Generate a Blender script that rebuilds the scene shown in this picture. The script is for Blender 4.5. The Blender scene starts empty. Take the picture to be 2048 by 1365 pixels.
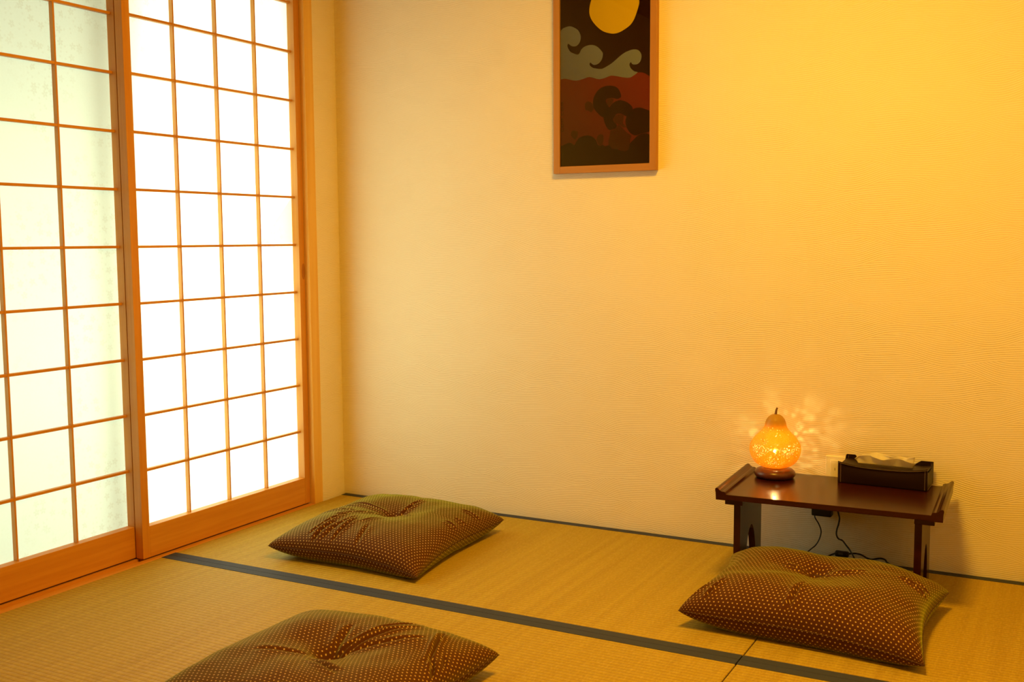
import bpy, bmesh, math, random
from math import sin, cos, pi, sqrt, exp
from mathutils import Vector, Matrix, noise
random.seed(7)
S = bpy.context.scene
COL = S.collection

# ------------------------------------------------------------------ camera
cd = bpy.data.cameras.new('camera'); cam = bpy.data.objects.new('camera', cd); COL.objects.link(cam)
RIGHT = Vector((0.8814, 0.4722, -0.0064)); FWD = Vector((-0.4706, 0.8772, -0.0952)).normalized()
RIGHT = (RIGHT - FWD*RIGHT.dot(FWD)).normalized(); UP = RIGHT.cross(FWD)
cam.matrix_world = Matrix(((RIGHT.x, UP.x, -FWD.x, 2.5465), (RIGHT.y, UP.y, -FWD.y, -3.3440), (RIGHT.z, UP.z, -FWD.z, 1.0), (0, 0, 0, 1)))
cd.sensor_width = 36; cd.lens = 2129.5*36/2048; cd.clip_start = 0.05
cd.dof.use_dof = True; cd.dof.focus_distance = 3.15; cd.dof.aperture_fstop = 8.0
S.camera = cam

# ------------------------------------------------------------------ light
w = bpy.data.worlds.new('sky'); S.world = w; w.use_nodes = True
w.node_tree.nodes['Background'].inputs[0].default_value = (0.93, 1.0, 0.95, 1); w.node_tree.nodes['Background'].inputs[1].default_value = 2.8
def area(name, loc, rot, size, power, color, shape='RECTANGLE', sy=None):
    l = bpy.data.lights.new(name, 'AREA'); l.shape = shape; l.size = size; l.size_y = sy or size
    l.energy = power; l.color = color
    o = bpy.data.objects.new(name, l); COL.objects.link(o); o.location = loc; o.rotation_euler = rot
    return o
area('daylight', (-1.15, -0.75, 0.75), (0, -pi/2, 0), 1.6, 115, (0.90, 1.0, 0.97), sy=2.2)       # bright overcast garden outside the shoji
area('ceiling_light', (1.88, -1.32, 2.33), (0, 0, 0), 0.46, 57, (1.0, 0.535, 0.035), 'DISK')          # warm ceiling lamp, above the frame
S.view_settings.view_transform = 'Standard'; S.view_settings.look = 'None'
S.view_settings.gamma = 1; S.view_settings.use_curve_mapping = False
S.view_settings.exposure = 0.0
S.cycles.use_denoising = True; S.cycles.max_bounces = 10; S.cycles.diffuse_bounces = 6; S.cycles.transparent_max_bounces = 12
S.cycles.caustics_reflective = False; S.cycles.sample_clamp_indirect = 6.0

# ------------------------------------------------------------------ helpers
def tag(o, label=None, cat=None, group=None, kind=None):
    if label: o['label'] = label
    if cat: o['category'] = cat
    if group: o['group'] = group
    if kind: o['kind'] = kind
    return o
def empty(name, loc=(0, 0, 0), rz=0):
    o = bpy.data.objects.new(name, None); COL.objects.link(o); o.location = loc; o.rotation_euler = (0, 0, rz)
    o.empty_display_size = 0.05
    return o
def link(name, me, mat, parent=None, smooth=False):
    o = bpy.data.objects.new(name, me); COL.objects.link(o)
    if mat is not None and not me.materials: me.materials.append(mat)
    if smooth:
        for p in me.polygons: p.use_smooth = True
    if parent: o.parent = parent
    return o
def obj(name, bm, mat, parent=None, smooth=False):
    me = bpy.data.meshes.new(name); bm.normal_update(); bm.to_mesh(me); bm.free()
    return link(name, me, mat, parent, smooth)
def bx(bm, x0, x1, y0, y1, z0, z1, bev=0.0, seg=2):
    r = bmesh.ops.create_cube(bm, size=1)
    for v in r['verts']:
        v.co = Vector(((x0+x1)/2 + v.co.x*(x1-x0), (y0+y1)/2 + v.co.y*(y1-y0), (z0+z1)/2 + v.co.z*(z1-z0)))
    if bev:
        es = {e for v in r['verts'] for e in v.link_edges}
        bmesh.ops.bevel(bm, geom=list(es), offset=bev, segments=seg, profile=0.5, affect='EDGES')
    return bm
def box(name, x0, x1, y0, y1, z0, z1, mat, parent=None, bev=0.0, seg=2):
    return obj(name, bx(bmesh.new(), x0, x1, y0, y1, z0, z1, bev, seg), mat, parent)
def lathe(bm, prof, n=48, cx=0, cy=0):
    rings = []
    for r, z in prof:
        if r < 1e-5: rings.append([bm.verts.new((cx, cy, z))])
        else: rings.append([bm.verts.new((cx + r*cos(2*pi*k/n), cy + r*sin(2*pi*k/n), z)) for k in range(n)])
    for a, b in zip(rings, rings[1:]):
        for k in range(n):
            k2 = (k+1) % n
            if len(a) == 1 and len(b) > 1: bm.faces.new((a[0], b[k2], b[k]))
            elif len(b) == 1 and len(a) > 1: bm.faces.new((a[k], a[k2], b[0]))
            elif len(a) > 1: bm.faces.new((a[k], a[k2], b[k2], b[k]))
    return bm
def spline(pts, sub=8):
    out = []; P = [Vector(p) for p in pts]; P = [2*P[0]-P[1]] + P + [2*P[-1]-P[-2]]
    for i in range(1, len(P)-2):
        a, b, c, d = P[i-1:i+3]
        for k in range(sub):
            t = k/sub
            out.append(0.5*((2*b) + (c-a)*t + (2*a-5*b+4*c-d)*t*t + (3*b-a-3*c+d)*t**3))
    return out + [P[-2]]
def tube(bm, pts, rad, n=8, sub=8):
    P = spline(pts, sub) if sub else [Vector(p) for p in pts]
    rings = []; ref = Vector((0, 0, 1))
    for i, p in enumerate(P):
        t = (P[min(i+1, len(P)-1)] - P[max(i-1, 0)]).normalized()
        if abs(t.dot(ref)) > 0.95: ref = Vector((1, 0, 0)) if abs(t.x) < 0.9 else Vector((0, 1, 0))
        a = t.cross(ref).normalized(); b = t.cross(a).normalized(); ref = -b if False else ref
        r = rad(i/(len(P)-1)) if callable(rad) else rad
        rings.append([bm.verts.new(p + r*(cos(2*pi*k/n)*a + sin(2*pi*k/n)*b)) for k in range(n)])
    for A, B in zip(rings, rings[1:]):
        for k in range(n): bm.faces.new((A[k], A[(k+1) % n], B[(k+1) % n], B[k]))
    bm.faces.new(rings[0][::-1]); bm.faces.new(rings[-1])
    bmesh.ops.recalc_face_normals(bm, faces=bm.faces)
    return bm
def prism(bm, pts, axis, a0, a1):
    """polygon pts extruded along an axis ('x': pts are (y,z); 'y': pts are (x,z))"""
    def P(p, a): return (a, p[0], p[1]) if axis == 'x' else (p[0], a, p[1])
    A = [bm.verts.new(P(p, a0)) for p in pts]; B = [bm.verts.new(P(p, a1)) for p in pts]
    n = len(pts)
    fs = [bm.faces.new(A), bm.faces.new(B[::-1])]
    for i in range(n): fs.append(bm.faces.new((A[i], B[i], B[(i+1) % n], A[(i+1) % n])))
    bmesh.ops.recalc_face_normals(bm, faces=fs)
    return bm

# ------------------------------------------------------------------ materials
class NT:
    def __init__(s, name):
        s.m = bpy.data.materials.new(name); s.m.use_nodes = True; s.t = s.m.node_tree; s.t.nodes.clear()
        s.out = s.t.nodes.new('ShaderNodeOutputMaterial')
    def n(s, typ, **kw):
        nd = s.t.nodes.new(typ)
        ins = kw.pop('ins', {})
        for k, v in kw.items(): setattr(nd, k, v)
        for k, v in ins.items(): s.set(nd, k, v)
        return nd
    def set(s, nd, k, v):
        i = nd.inputs[k]
        if hasattr(v, 'is_linked') or isinstance(v, bpy.types.NodeSocket): s.t.links.new(v, i)
        elif isinstance(v, (tuple, list)) and len(v) == 3 and i.type == 'RGBA': i.default_value = (*v, 1)
        else: i.default_value = v
    def math(s, op, a, b=None, c=None, clamp=False):
        nd = s.n('ShaderNodeMath', operation=op, use_clamp=clamp); s.set(nd, 0, a)
        if b is not None: s.set(nd, 1, b)
        if c is not None: s.set(nd, 2, c)
        return nd.outputs[0]
    def mix(s, f, a, b):
        nd = s.n('ShaderNodeMix', data_type='RGBA'); s.set(nd, 0, f); s.set(nd, 6, a); s.set(nd, 7, b); return nd.outputs[2]
    def noise(s, vec, scale, detail=2, rough=0.5):
        return s.n('ShaderNodeTexNoise', ins={'Vector': vec, 'Scale': scale, 'Detail': detail, 'Roughness': rough}).outputs['Fac']
    def coord(s, which='Object'): return s.n('ShaderNodeTexCoord').outputs[which]
    def pos(s): return s.n('ShaderNodeNewGeometry').outputs['Position']
    def scale(s, vec, sc): return s.n('ShaderNodeVectorMath', operation='MULTIPLY', ins={0: vec, 1: sc}).outputs[0]
    def sep(s, vec):
        o = s.n('ShaderNodeSeparateXYZ', ins={0: vec}).outputs; return o[0], o[1], o[2]
    def comb(s, x, y, z): return s.n('ShaderNodeCombineXYZ', ins={0: x, 1: y, 2: z}).outputs[0]
    def smooth(s, v, a, b, c=0.0, d=1.0):
        return s.n('ShaderNodeMapRange', interpolation_type='SMOOTHSTEP', ins={0: v, 1: a, 2: b, 3: c, 4: d}).outputs[0]
    def bump(s, h, strength=0.3, dist=0.002):
        return s.n('ShaderNodeBump', ins={'Height': h, 'Strength': strength, 'Distance': dist}).outputs[0]
    def bsdf(s, base, rough=0.5, normal=None, **kw):
        b = s.n('ShaderNodeBsdfPrincipled', ins={'Base Color': base, 'Roughness': rough})
        if normal is not None: s.set(b, 'Normal', normal)
        for k, v in kw.items(): s.set(b, k.replace('_', ' '), v)
        return b.outputs[0]
    def done(s, sh): s.t.links.new(sh, s.out.inputs[0]); return s.m
def plain(name, col, rough=0.5, **kw):
    t = NT(name); return t.done(t.bsdf(col, rough, **kw))

def mk_wallpaper(name, axis):
    t = NT(name); x, y, z = t.sep(t.pos()); h = x if axis == 'x' else y
    # raked-sand relief: bands of parallel lines, arcs that meet in cusps
    P4 = 0.232
    def border(L, A, ph, A2, sh):
        a = t.math('SINE', t.math('MULTIPLY_ADD', h, 2*pi/L, ph)); b = t.math('SINE', t.math('MULTIPLY_ADD', h, 2*pi/(L*0.5), sh))
        return t.math('ADD', t.math('MULTIPLY', a, A), t.math('MULTIPLY', b, A2))
    B = [border(0.40, 0.0165, 0.0, 0.004, 1.0), border(0.40, 0.0150, 2.6, 0.003, 3.0), border(0.40, 0.0180, 4.4, 0.005, 0.4), border(0.40, 0.0140, 1.3, 0.003, 5.0)]
    m = t.math('FLOORED_MODULO', t.math('SUBTRACT', z, B[0]), P4); cut = 0.0
    for k, zz in ((1, 0.052), (2, 0.118), (3, 0.172)):
        d = t.math('ADD', t.math('SUBTRACT', B[k], B[0]), zz)
        cut = t.math('MAXIMUM', cut, t.math('MULTIPLY', t.math('GREATER_THAN', m, d), d))
    ph = t.math('SUBTRACT', m, cut)
    lines = t.math('SINE', t.math('MULTIPLY', ph, 2*pi/0.0063))
    grain = t.noise(t.scale(t.pos(), (1, 1, 1)), 420, 2, 0.6)
    patch = t.smooth(t.noise(t.scale(t.pos(), (1.2, 1.2, 2.2)), 2.4, 2), 0.38, 0.62, 0.55, 1.0)
    hgt = t.math('ADD', t.math('MULTIPLY', t.math('MULTIPLY', lines, patch), 0.5), t.math('MULTIPLY', grain, 0.8))
    base = t.mix(t.math('MULTIPLY_ADD', lines, 0.13, 0.25), (0.84, 0.74, 0.58), (0.70, 0.60, 0.45))
    return t.done(t.bsdf(base, 0.75, t.bump(hgt, 0.40, 0.0015), Specular_IOR_Level=0.2))
M_WALLX = mk_wallpaper('wallpaper_back', 'x'); M_WALLY = mk_wallpaper('wallpaper_side', 'y')

def mk_wood(name, axis, c1, c2, rough=0.45, s=1.0, bump=0.08, spec=0.4, coat=0.0):
    t = NT(name); p = t.coord('Object')
    k = {'x': (1.2, 34, 34), 'y': (34, 1.2, 34), 'z': (34, 34, 1.2)}[axis]
    g = t.noise(t.scale(p, k), s, 4, 0.6); f = t.noise(t.scale(p, tuple(a*6 for a in k)), s, 2, 0.5)
    fac = t.math('ADD', t.math('MULTIPLY', t.smooth(g, 0.3, 0.7), 0.75), t.math('MULTIPLY', f, 0.25))
    b = t.bsdf(t.mix(fac, c1, c2), rough, t.bump(fac, bump, 0.0008), Specular_IOR_Level=spec)
    return t.done(b)
HIN1, HIN2 = (0.66, 0.31, 0.045), (0.52, 0.205, 0.022)
M_WZ = mk_wood('cedar_upright', 'z', HIN1, HIN2); M_WY = mk_wood('cedar_lengthwise', 'y', HIN1, HIN2); M_WX = mk_wood('cedar_crosswise', 'x', HIN1, HIN2)
M_POST = mk_wood('cypress_post', 'z', (0.80, 0.50, 0.11), (0.70, 0.38, 0.065))
M_FRAME = mk_wood('frame_wood_long', 'z', (0.46, 0.21, 0.045), (0.36, 0.15, 0.028)); M_FRAMEX = mk_wood('frame_wood_short', 'x', (0.46, 0.21, 0.045), (0.36, 0.15, 0.028))
M_LACQ = mk_wood('dark_lacquer', 'x', (0.036, 0.0050, 0.0017), (0.024, 0.0032, 0.0012), 0.24, bump=0.03, spec=0.24)
M_TURNED = mk_wood('turned_dark_wood', 'x', (0.12, 0.028, 0.010), (0.06, 0.013, 0.006), 0.30, s=2.0, bump=0.04)
M_GROOVE = plain('groove_shadow_wood', (0.20, 0.08, 0.02), 0.7)

def mk_tatami():
    t = NT('rush_mat'); x, y, z = t.sep(t.pos())
    wob = t.math('MULTIPLY', t.noise(t.scale(t.pos(), (60, 4, 1)), 1.0, 2), 0.004)
    rows = t.math('ABSOLUTE', t.math('SINE', t.math('MULTIPLY', t.math('ADD', y, wob), pi/0.0152)))
    rows = t.math('POWER', rows, 0.6)
    strand = t.noise(t.comb(t.math('MULTIPLY', x, 190), t.math('MULTIPLY', y, 64), 0.0), 1.0, 2, 0.6)
    streak = t.noise(t.comb(t.math('MULTIPLY', x, 46), t.math('MULTIPLY', y, 0.9), 0.0), 1.0, 3, 0.6)
    blot = t.noise(t.pos(), 3.0, 3)
    hgt = t.math('ADD', t.math('MULTIPLY', rows, 0.9), t.math('MULTIPLY', strand, 0.9))
    c = t.mix(t.smooth(streak, 0.25, 0.75), (0.44, 0.310, 0.028), (0.35, 0.230, 0.016))
    c = t.mix(t.math('MULTIPLY', blot, 0.35), c, (0.42, 0.29, 0.03))
    c = t.mix(t.math('MULTIPLY', t.math('SUBTRACT', 1.0, rows), 0.55), c, (0.22, 0.11, 0.014))
    c = t.mix(t.math('MULTIPLY', t.smooth(strand, 0.42, 0.75), 0.35), c, (0.58, 0.40, 0.08))
    return t.done(t.bsdf(c, 0.6, t.bump(hgt, 0.6, 0.0020), Specular_IOR_Level=0.15))
M_TATAMI = mk_tatami()
def mk_border():
    t = NT('border_cloth'); p = t.pos()
    wv = t.noise(t.scale(p, (900, 900, 900)), 1.0, 1)
    return t.done(t.bsdf(t.mix(wv, (0.032, 0.036, 0.066), (0.048, 0.052, 0.088)), 0.7, t.bump(wv, 0.2, 0.0005), Specular_IOR_Level=0.2))
M_BORDER = mk_border()

def mk_paper(name, tcol, dim=1.0):
    t = NT(name); x, y, z = t.sep(t.pos())
    # scattered blossoms pressed into the sheet: a flower in some voronoi cells, petals by angle
    def flowers(sc, R, off):
        v = t.n('ShaderNodeTexVoronoi', voronoi_dimensions='2D', feature='F1', ins={'Vector': t.comb(t.math('ADD', y, off), z, 0.0), 'Scale': sc, 'Randomness': 0.9})
        px, pz, _ = t.sep(v.outputs['Position'])
        dx = t.math('SUBTRACT', t.math('ADD', y, off), px) ; dz = t.math('SUBTRACT', z, pz)
        r = t.math('SQRT', t.math('ADD', t.math('MULTIPLY', dx, dx), t.math('MULTIPLY', dz, dz)))
        c = t.sep(v.outputs['Color'])
        a = t.math('ADD', t.math('ARCTAN2', dz, dx), t.math('MULTIPLY', c[1], 6.0))
        pet = t.math('ABSOLUTE', t.math('COSINE', t.math('MULTIPLY', a, 2.5)))
        rad = t.math('MULTIPLY', t.math('ADD', t.math('MULTIPLY', pet, 0.62), 0.34), R)
        inside = t.smooth(t.math('SUBTRACT', r, rad), -0.0012, 0.0012, 1.0, 0.0)
        core = t.smooth(r, R*0.12, R*0.2, 0.0, 1.0)
        return t.math('MULTIPLY', t.math('MULTIPLY', inside, core), t.math('GREATER_THAN', c[0], 0.35))
    drift = t.smooth(t.noise(t.scale(t.pos(), (1, 1, 0.7)), 3.1, 2), 0.46, 0.56)
    f = t.math('MULTIPLY', t.math('MAXIMUM', flowers(30, 0.0115, 0.0), t.math('MULTIPLY', flowers(52, 0.004, 0.37), 0.8)), drift)
    fib = t.noise(t.scale(t.pos(), (1, 160, 160)), 1.0, 3)
    f = t.math('MINIMUM', t.math('ADD', t.math('MULTIPLY', f, 0.17), t.math('MULTIPLY', fib, 0.10)), 1.0)
    c = t.mix(f, tuple(a*dim for a in tcol), tuple(a*dim*b for a, b in zip(tcol, (0.62, 0.46, 0.28))))
    tr = t.n('ShaderNodeBsdfTranslucent', ins={'Color': c}).outputs[0]
    df = t.n('ShaderNodeBsdfDiffuse', ins={'Color': t.mix(f, (0.80, 0.78, 0.66), (0.6, 0.54, 0.36))}).outputs[0]
    return t.done(t.n('ShaderNodeMixShader', ins={0: 0.22, 1: tr, 2: df}).outputs[0])
M_PAPER = mk_paper('shoji_paper', (0.90, 0.955, 0.69)); M_PATCH = mk_paper('shoji_patch_paper', (0.92, 0.84, 0.62))

def mk_cushion():
    t = NT('dotted_cotton'); u, v, _ = t.sep(t.n('ShaderNodeUVMap').outputs[0])
    a, b = 0.0112, 0.0097*2
    def grid(ou, ov):
        du = t.math('SUBTRACT', t.math('FRACT', t.math('ADD', t.math('DIVIDE', u, a), ou)), 0.5)
        dv = t.math('SUBTRACT', t.math('FRACT', t.math('ADD', t.math('DIVIDE', v, b), ov)), 0.5)
        du = t.math('MULTIPLY', du, a); dv = t.math('MULTIPLY', dv, b)
        return t.math('SQRT', t.math('ADD', t.math('MULTIPLY', du, du), t.math('MULTIPLY', dv, dv)))
    d = t.math('MINIMUM', grid(0, 0), grid(0.5, 0.5))
    d = t.math('ADD', d, t.math('MULTIPLY', t.math('SUBTRACT', t.noise(t.comb(u, v, 0.0), 260, 2), 0.5), 0.0016))
    dot = t.smooth(d, 0.0014, 0.0021, 1.0, 0.0)
    weave = t.noise(t.comb(t.math('MULTIPLY', u, 900), t.math('MULTIPLY', v, 900), 0.0), 1.0, 2)
    c = t.mix(weave, (0.068, 0.0185, 0.0030), (0.095, 0.029, 0.0045))
    c = t.mix(t.math('MULTIPLY', dot, 0.9), c, (0.60, 0.40, 0.12))
    sh = t.bsdf(c, 0.8, t.bump(t.math('ADD', weave, dot), 0.15, 0.0006), Specular_IOR_Level=0.12, Sheen_Weight=0.50, Sheen_Roughness=0.38, Sheen_Tint=(0.60, 0.74, 0.04, 1))  # green sheen tint paints in daylight glancing off the cover
    return t.done(sh)
M_CUSH = mk_cushion()
def mk_leather():
    t = NT('brown_leather'); g = t.n('ShaderNodeTexVoronoi', ins={'Vector': t.coord('Object'), 'Scale': 420}).outputs['Distance']
    return t.done(t.bsdf((0.014, 0.0035, 0.0018), 0.45, t.bump(g, 0.15, 0.0006), Specular_IOR_Level=0.25))
M_LEATHER = mk_leather()
M_STITCH = plain('pale_thread', (0.40, 0.28, 0.16), 0.8)
M_BLACK = plain('black_plastic', (0.012, 0.010, 0.010), 0.4)
M_CORD = plain('black_rubber', (0.010, 0.009, 0.009), 0.5)
M_PLATE = plain('ivory_plastic', (0.82, 0.74, 0.54), 0.35)
M_SLOT = plain('socket_slot', (0.02, 0.01, 0.008), 0.6)
M_METAL = plain('brushed_metal', (0.6, 0.6, 0.6), 0.3, Metallic=1.0)
def mk_tissue():
    t = NT('tissue_sheet'); b = t.noise(t.coord('Object'), 60, 3)
    tr = t.n('ShaderNodeBsdfTranslucent', ins={'Color': (0.85, 0.80, 0.66)}).outputs[0]
    df = t.n('ShaderNodeBsdfDiffuse', ins={'Color': (0.88, 0.83, 0.70), 'Normal': t.bump(b, 0.25, 0.002)}).outputs[0]
    return t.done(t.n('ShaderNodeMixShader', ins={0: 0.6, 1: tr, 2: df}).outputs[0])
M_TISSUE = mk_tissue()
def mk_gourd():
    t = NT('gourd_rind'); p = t.coord('Object'); x, y, z = t.sep(p)
    low = t.smooth(z, 0.138, 0.178, 1.0, 0.0)          # carved skin below the plain cap
    pores = t.smooth(t.n('ShaderNodeTexVoronoi', ins={'Vector': p, 'Scale': 420}).outputs['Distance'], 0.15, 0.5, 1.0, 0.0)
    carve = t.math('MULTIPLY', pores, low)
    tc = t.mix(low, (0.36, 0.23, 0.025), t.mix(carve, (0.83, 0.44, 0.05), (1.0, 0.82, 0.34)))
    tr = t.n('ShaderNodeBsdfTranslucent', ins={'Color': tc}).outputs[0]
    pr = t.bsdf(t.mix(carve, (0.66, 0.42, 0.08), (0.70, 0.46, 0.11)), 0.4, t.bump(carve, 0.3, 0.001))
    fw = t.n('ShaderNodeBsdfRefraction', ins={'Color': t.mix(carve, (0.92, 0.52, 0.08), (1.0, 0.82, 0.35)), 'Roughness': 0.42, 'IOR': 1.02}).outputs[0]
    tr = t.n('ShaderNodeMixShader', ins={0: t.math('MULTIPLY', low, 0.5), 1: tr, 2: fw}).outputs[0]
    thin = t.n('ShaderNodeBsdfTransparent', ins={'Color': (1.0, 0.72, 0.30)}).outputs[0]
    a = t.n('ShaderNodeMixShader', ins={0: 0.39, 1: tr, 2: pr}).outputs[0]
    return t.done(t.n('ShaderNodeMixShader', ins={0: t.math('MULTIPLY_ADD', carve, 0.20, 0.025), 1: a, 2: thin}).outputs[0])
M_GOURD = mk_gourd()
M_STEM = plain('dry_stem', (0.16, 0.07, 0.025), 0.7)
def mk_emit(name, col, st):
    t = NT(name); return t.done(t.n('ShaderNodeEmission', ins={'Color': col, 'Strength': st}).outputs[0])
M_BULB = mk_emit('glowing_bulb', (1.0, 0.66, 0.22), 1250.0)
def mk_glass(name, f=1.0):
    t = NT(name)
    fr = t.n('ShaderNodeFresnel', ins={'IOR': 1.45}).outputs[0]
    gl = t.n('ShaderNodeBsdfGlossy', ins={'Color': (1, 1, 1), 'Roughness': 0.02}).outputs[0]
    tr = t.n('ShaderNodeBsdfTransparent', ins={'Color': (0.97, 0.98, 0.96)}).outputs[0]
    return t.done(t.n('ShaderNodeMixShader', ins={0: t.math('MULTIPLY', fr, f), 1: tr, 2: gl}).outputs[0])
M_GLASS = mk_glass('clear_pane')
def mk_print(name, col, hatch=None):
    t = NT(name); x, y, z = t.sep(t.pos())
    wv = t.noise(t.scale(t.pos(), (500, 1, 500)), 1.0, 2); fold = t.noise(t.comb(t.math('MULTIPLY', x, 14), 0.0, t.math('MULTIPLY', z, 1.5)), 1.0, 2)
    c = t.mix(t.math('MULTIPLY', t.math('ADD', wv, fold), 0.3), col, tuple(a*0.7 for a in col))
    if hatch:
        l = t.math('GREATER_THAN', t.math('SINE', t.math('MULTIPLY', z, 2*pi/0.0036)), 0.0)
        c = t.mix(l, c, hatch)
    return t.done(t.bsdf(c, 0.9, Specular_IOR_Level=0.0))
M_SKYP = mk_print('print_night_brown', (0.022, 0.0045, 0.0035)); M_MOON = mk_print('print_moon_yellow', (0.95, 0.62, 0.015))
M_WAVE = mk_print('print_wave_grey', (0.25, 0.285, 0.60)); M_RED = mk_print('print_dusk_red', (0.22, 0.026, 0.028))
M_DARK = mk_print('print_dark_brown', (0.027, 0.0032, 0.002)); M_HATCH = mk_print('print_hatched', (0.13, 0.024, 0.010), (0.050, 0.012, 0.004))
M_CEIL = plain('ceiling_boards', (0.36, 0.20, 0.07), 0.7); M_SLIDE = plain('sliding_door_cloth', (0.42, 0.27, 0.11), 0.8)
M_GARDEN = plain('pale_gravel', (0.45, 0.45, 0.42), 0.9)
M_ALU = plain('window_sash', (0.35, 0.33, 0.30), 0.5)

# ------------------------------------------------------------------ room shell
RX, FY, CZ = 2.80, -3.75, 2.42
floor = tag(empty('floor'), kind='structure')
box('floor_base', -0.13, RX, FY, 0.0, -0.12, -0.056, M_GROOVE, floor)
def border(name, x0, x1, y0, y1, parent):
    bm = bmesh.new(); bx(bm, x0, x1, y0, y1, -0.03, 0.0012, 0.0009, 2)
    n = int((x1-x0)/0.0155)                      # stitched edge: small loops along the cloth
    return obj(name, bm, M_BORDER, parent)
mats = [(0.0, 1.8605)] + [(1.8625, RX)]
rows = [(-0.9325, -0.0005), (-1.8665, -0.9340), (-2.8005, -1.868), (FY+0.002, -2.802)]
for (x0, x1) in mats:
    for (y0, y1) in rows:
        m = box('tatami_mat', x0+0.0005, x1-0.0005, y0, y1, -0.055, 0.0, M_TATAMI, floor, 0.0015, 1)
        border('cloth_border', x0+0.0003, x1-0.0003, y0-0.0002, y0+0.0295, m); border('cloth_border', x0+0.0003, x1-0.0003, y1-0.0295, y1+0.0002, m)
tag(box('wall_back', -0.12, RX+0.1, 0.0, 0.10, -0.06, CZ, M_WALLX), kind='structure')
tag(box('wall_right', RX, RX+0.10, FY-0.1, 0.0, -0.06, CZ, M_WALLY), kind='structure')
tag(box('wall_front', -0.12, RX, FY-0.10, FY, -0.06, CZ, M_SLIDE), kind='structure')
DTOP = 2.115
wl = tag(empty('wall_left'), kind='structure')
box('wall_panel', -0.13, -0.006, -0.138, -0.0005, -0.06, CZ, M_WALLY, wl)
box('wall_panel', -0.13, -0.006, FY, -1.905, -0.06, CZ, M_WALLY, wl)
box('wall_panel', -0.13, -0.006, -1.905, -0.138, DTOP+0.045, CZ, M_WALLY, wl)
tag(box('ceiling', -0.13, RX+0.1, FY-0.1, 0.1, CZ, CZ+0.05, M_CEIL), kind='structure')
tag(box('trim_1', -0.13, -0.004, -0.186, -0.1382, -0.055, DTOP+0.045, M_POST, bev=0.002), kind='structure')
tag(box('trim_2', -0.13, -0.004, -1.9048, -1.858, -0.055, DTOP+0.045, M_POST, bev=0.002), kind='structure')
bm = bmesh.new()                                  # grooved threshold
prism(bm, [(0.0, -0.055), (0.0, -0.0008), (-0.0285, -0.0008), (-0.0285, -0.008), (-0.0530, -0.008), (-0.0530, -0.0008), (-0.0635, -0.0008), (-0.0635, -0.008), (-0.0880, -0.008), (-0.0880, -0.0008), (-0.13, -0.0008), (-0.13, -0.055)], 'y', -1.857, -0.187)
tag(obj('trim_3', bm, M_WY), kind='structure')
tag(box('trim_4', -0.13, -0.004, -1.857, -0.187, DTOP, DTOP+0.044, M_WY, bev=0.002), kind='structure')

# shoji screens --------------------------------------------------------------
PITCH, NROW, RAIL, ZB = 0.1762, 11, 0.103, 0.0034
def shoji(name, y0, y1, xf, nst, patch=False):
    d = tag(empty(name, (xf-0.016, (y0+y1)/2, 0)), kind='structure')
    ox, oy = xf-0.016, (y0+y1)/2
    def B(nm, xa, xb, ya, yb, za, zb, mat, par=d, bev=0.0008):
        return box(nm, xa-ox, xb-ox, ya-oy, yb-oy, za, zb, mat, par, bev, 1)
    SW = 0.0295; xb = xf-0.0315; xp = xf-0.0305
    zt = RAIL + NROW*PITCH - 0.002
    B('stile', xb, xf, y0, y0+SW, ZB, DTOP-0.002, M_WZ); last = B('stile', xb, xf, y1-SW, y1, ZB, DTOP-0.002, M_WZ)
    B('bottom_rail', xb, xf-0.0004, y0+SW, y1-SW, ZB, RAIL, M_WY); B('top_rail', xb, xf-0.0004, y0+SW, y1-SW, zt, DTOP-0.004, M_WY)
    B('gap_shade_strip', xb+0.009, xf-0.007, y0+0.004, y1-0.004, -0.0075, ZB+0.0005, M_GROOVE, bev=0)  # added light block under the door, coloured dark as the gap's shadow
    ya, yb = y0+SW, y1-SW; n = nst; cw = (yb-ya)/n
    for k in range(1, n): B('vertical_bar', xp+0.0004, xp+0.0160, ya+cw*k-0.003, ya+cw*k+0.003, RAIL, zt, M_WZ, bev=0.0005)
    for r in range(1, NROW): B('horizontal_bar', xp+0.0006, xp+0.0150, ya, yb, RAIL+PITCH*r-0.0041, RAIL+PITCH*r+0.0041, M_WY, bev=0.0005)
    pm = None
    for r in range(NROW):
        for k in range(n):
            if pm is None:
                bm = bmesh.new()
                vs = [bm.verts.new(c) for c in ((0, -cw/2, -PITCH/2), (0, cw/2, -PITCH/2), (0, cw/2, PITCH/2), (0, -cw/2, PITCH/2))]
                bm.faces.new(vs); pm = bpy.data.meshes.new('paper_pane'); bm.to_mesh(pm); bm.free()
            p = link('paper_pane', pm, M_PAPER, d); p.location = (xp-ox, ya+cw*(k+0.5)-oy, RAIL+PITCH*(r+0.5))
    if patch:                                     # folded second layer in one pane
        zc = 0.988; q = bmesh.new(); y2 = yb; y1_ = yb-cw
        vs = [q.verts.new((xp-0.0006-ox, a-oy, b)) for a, b in ((y1_+0.02, zc+0.004), (y2, zc+0.004), (y2, zc+PITCH-0.004))]
        q.faces.new(vs); p = obj('paper_patch', q, M_PATCH, d); p['label'] = 'yellowish folded corner of paper'
        h = bmesh.new()                           # finger pull on the closing stile
        lathe(h, [(0.0115, 0.0), (0.0115, 0.0009), (0.0098, 0.0012), (0.0090, 0.0004), (0.0, 0.0003)], 28)
        for v in h.verts: v.co = Vector((v.co.z, v.co.x*0.72, v.co.y*2.6))
        hp = obj('finger_pull', h, plain('pull_recess', (0.40, 0.15, 0.018), 0.5), last); hp.location = (xf-ox, -0.197-oy, 0.885)
    return d
shoji('door_1', -1.0115, -0.1885, -0.0255, 4, True)
shoji('door_2', -1.8550, -0.9810, -0.0605, 4)

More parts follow.
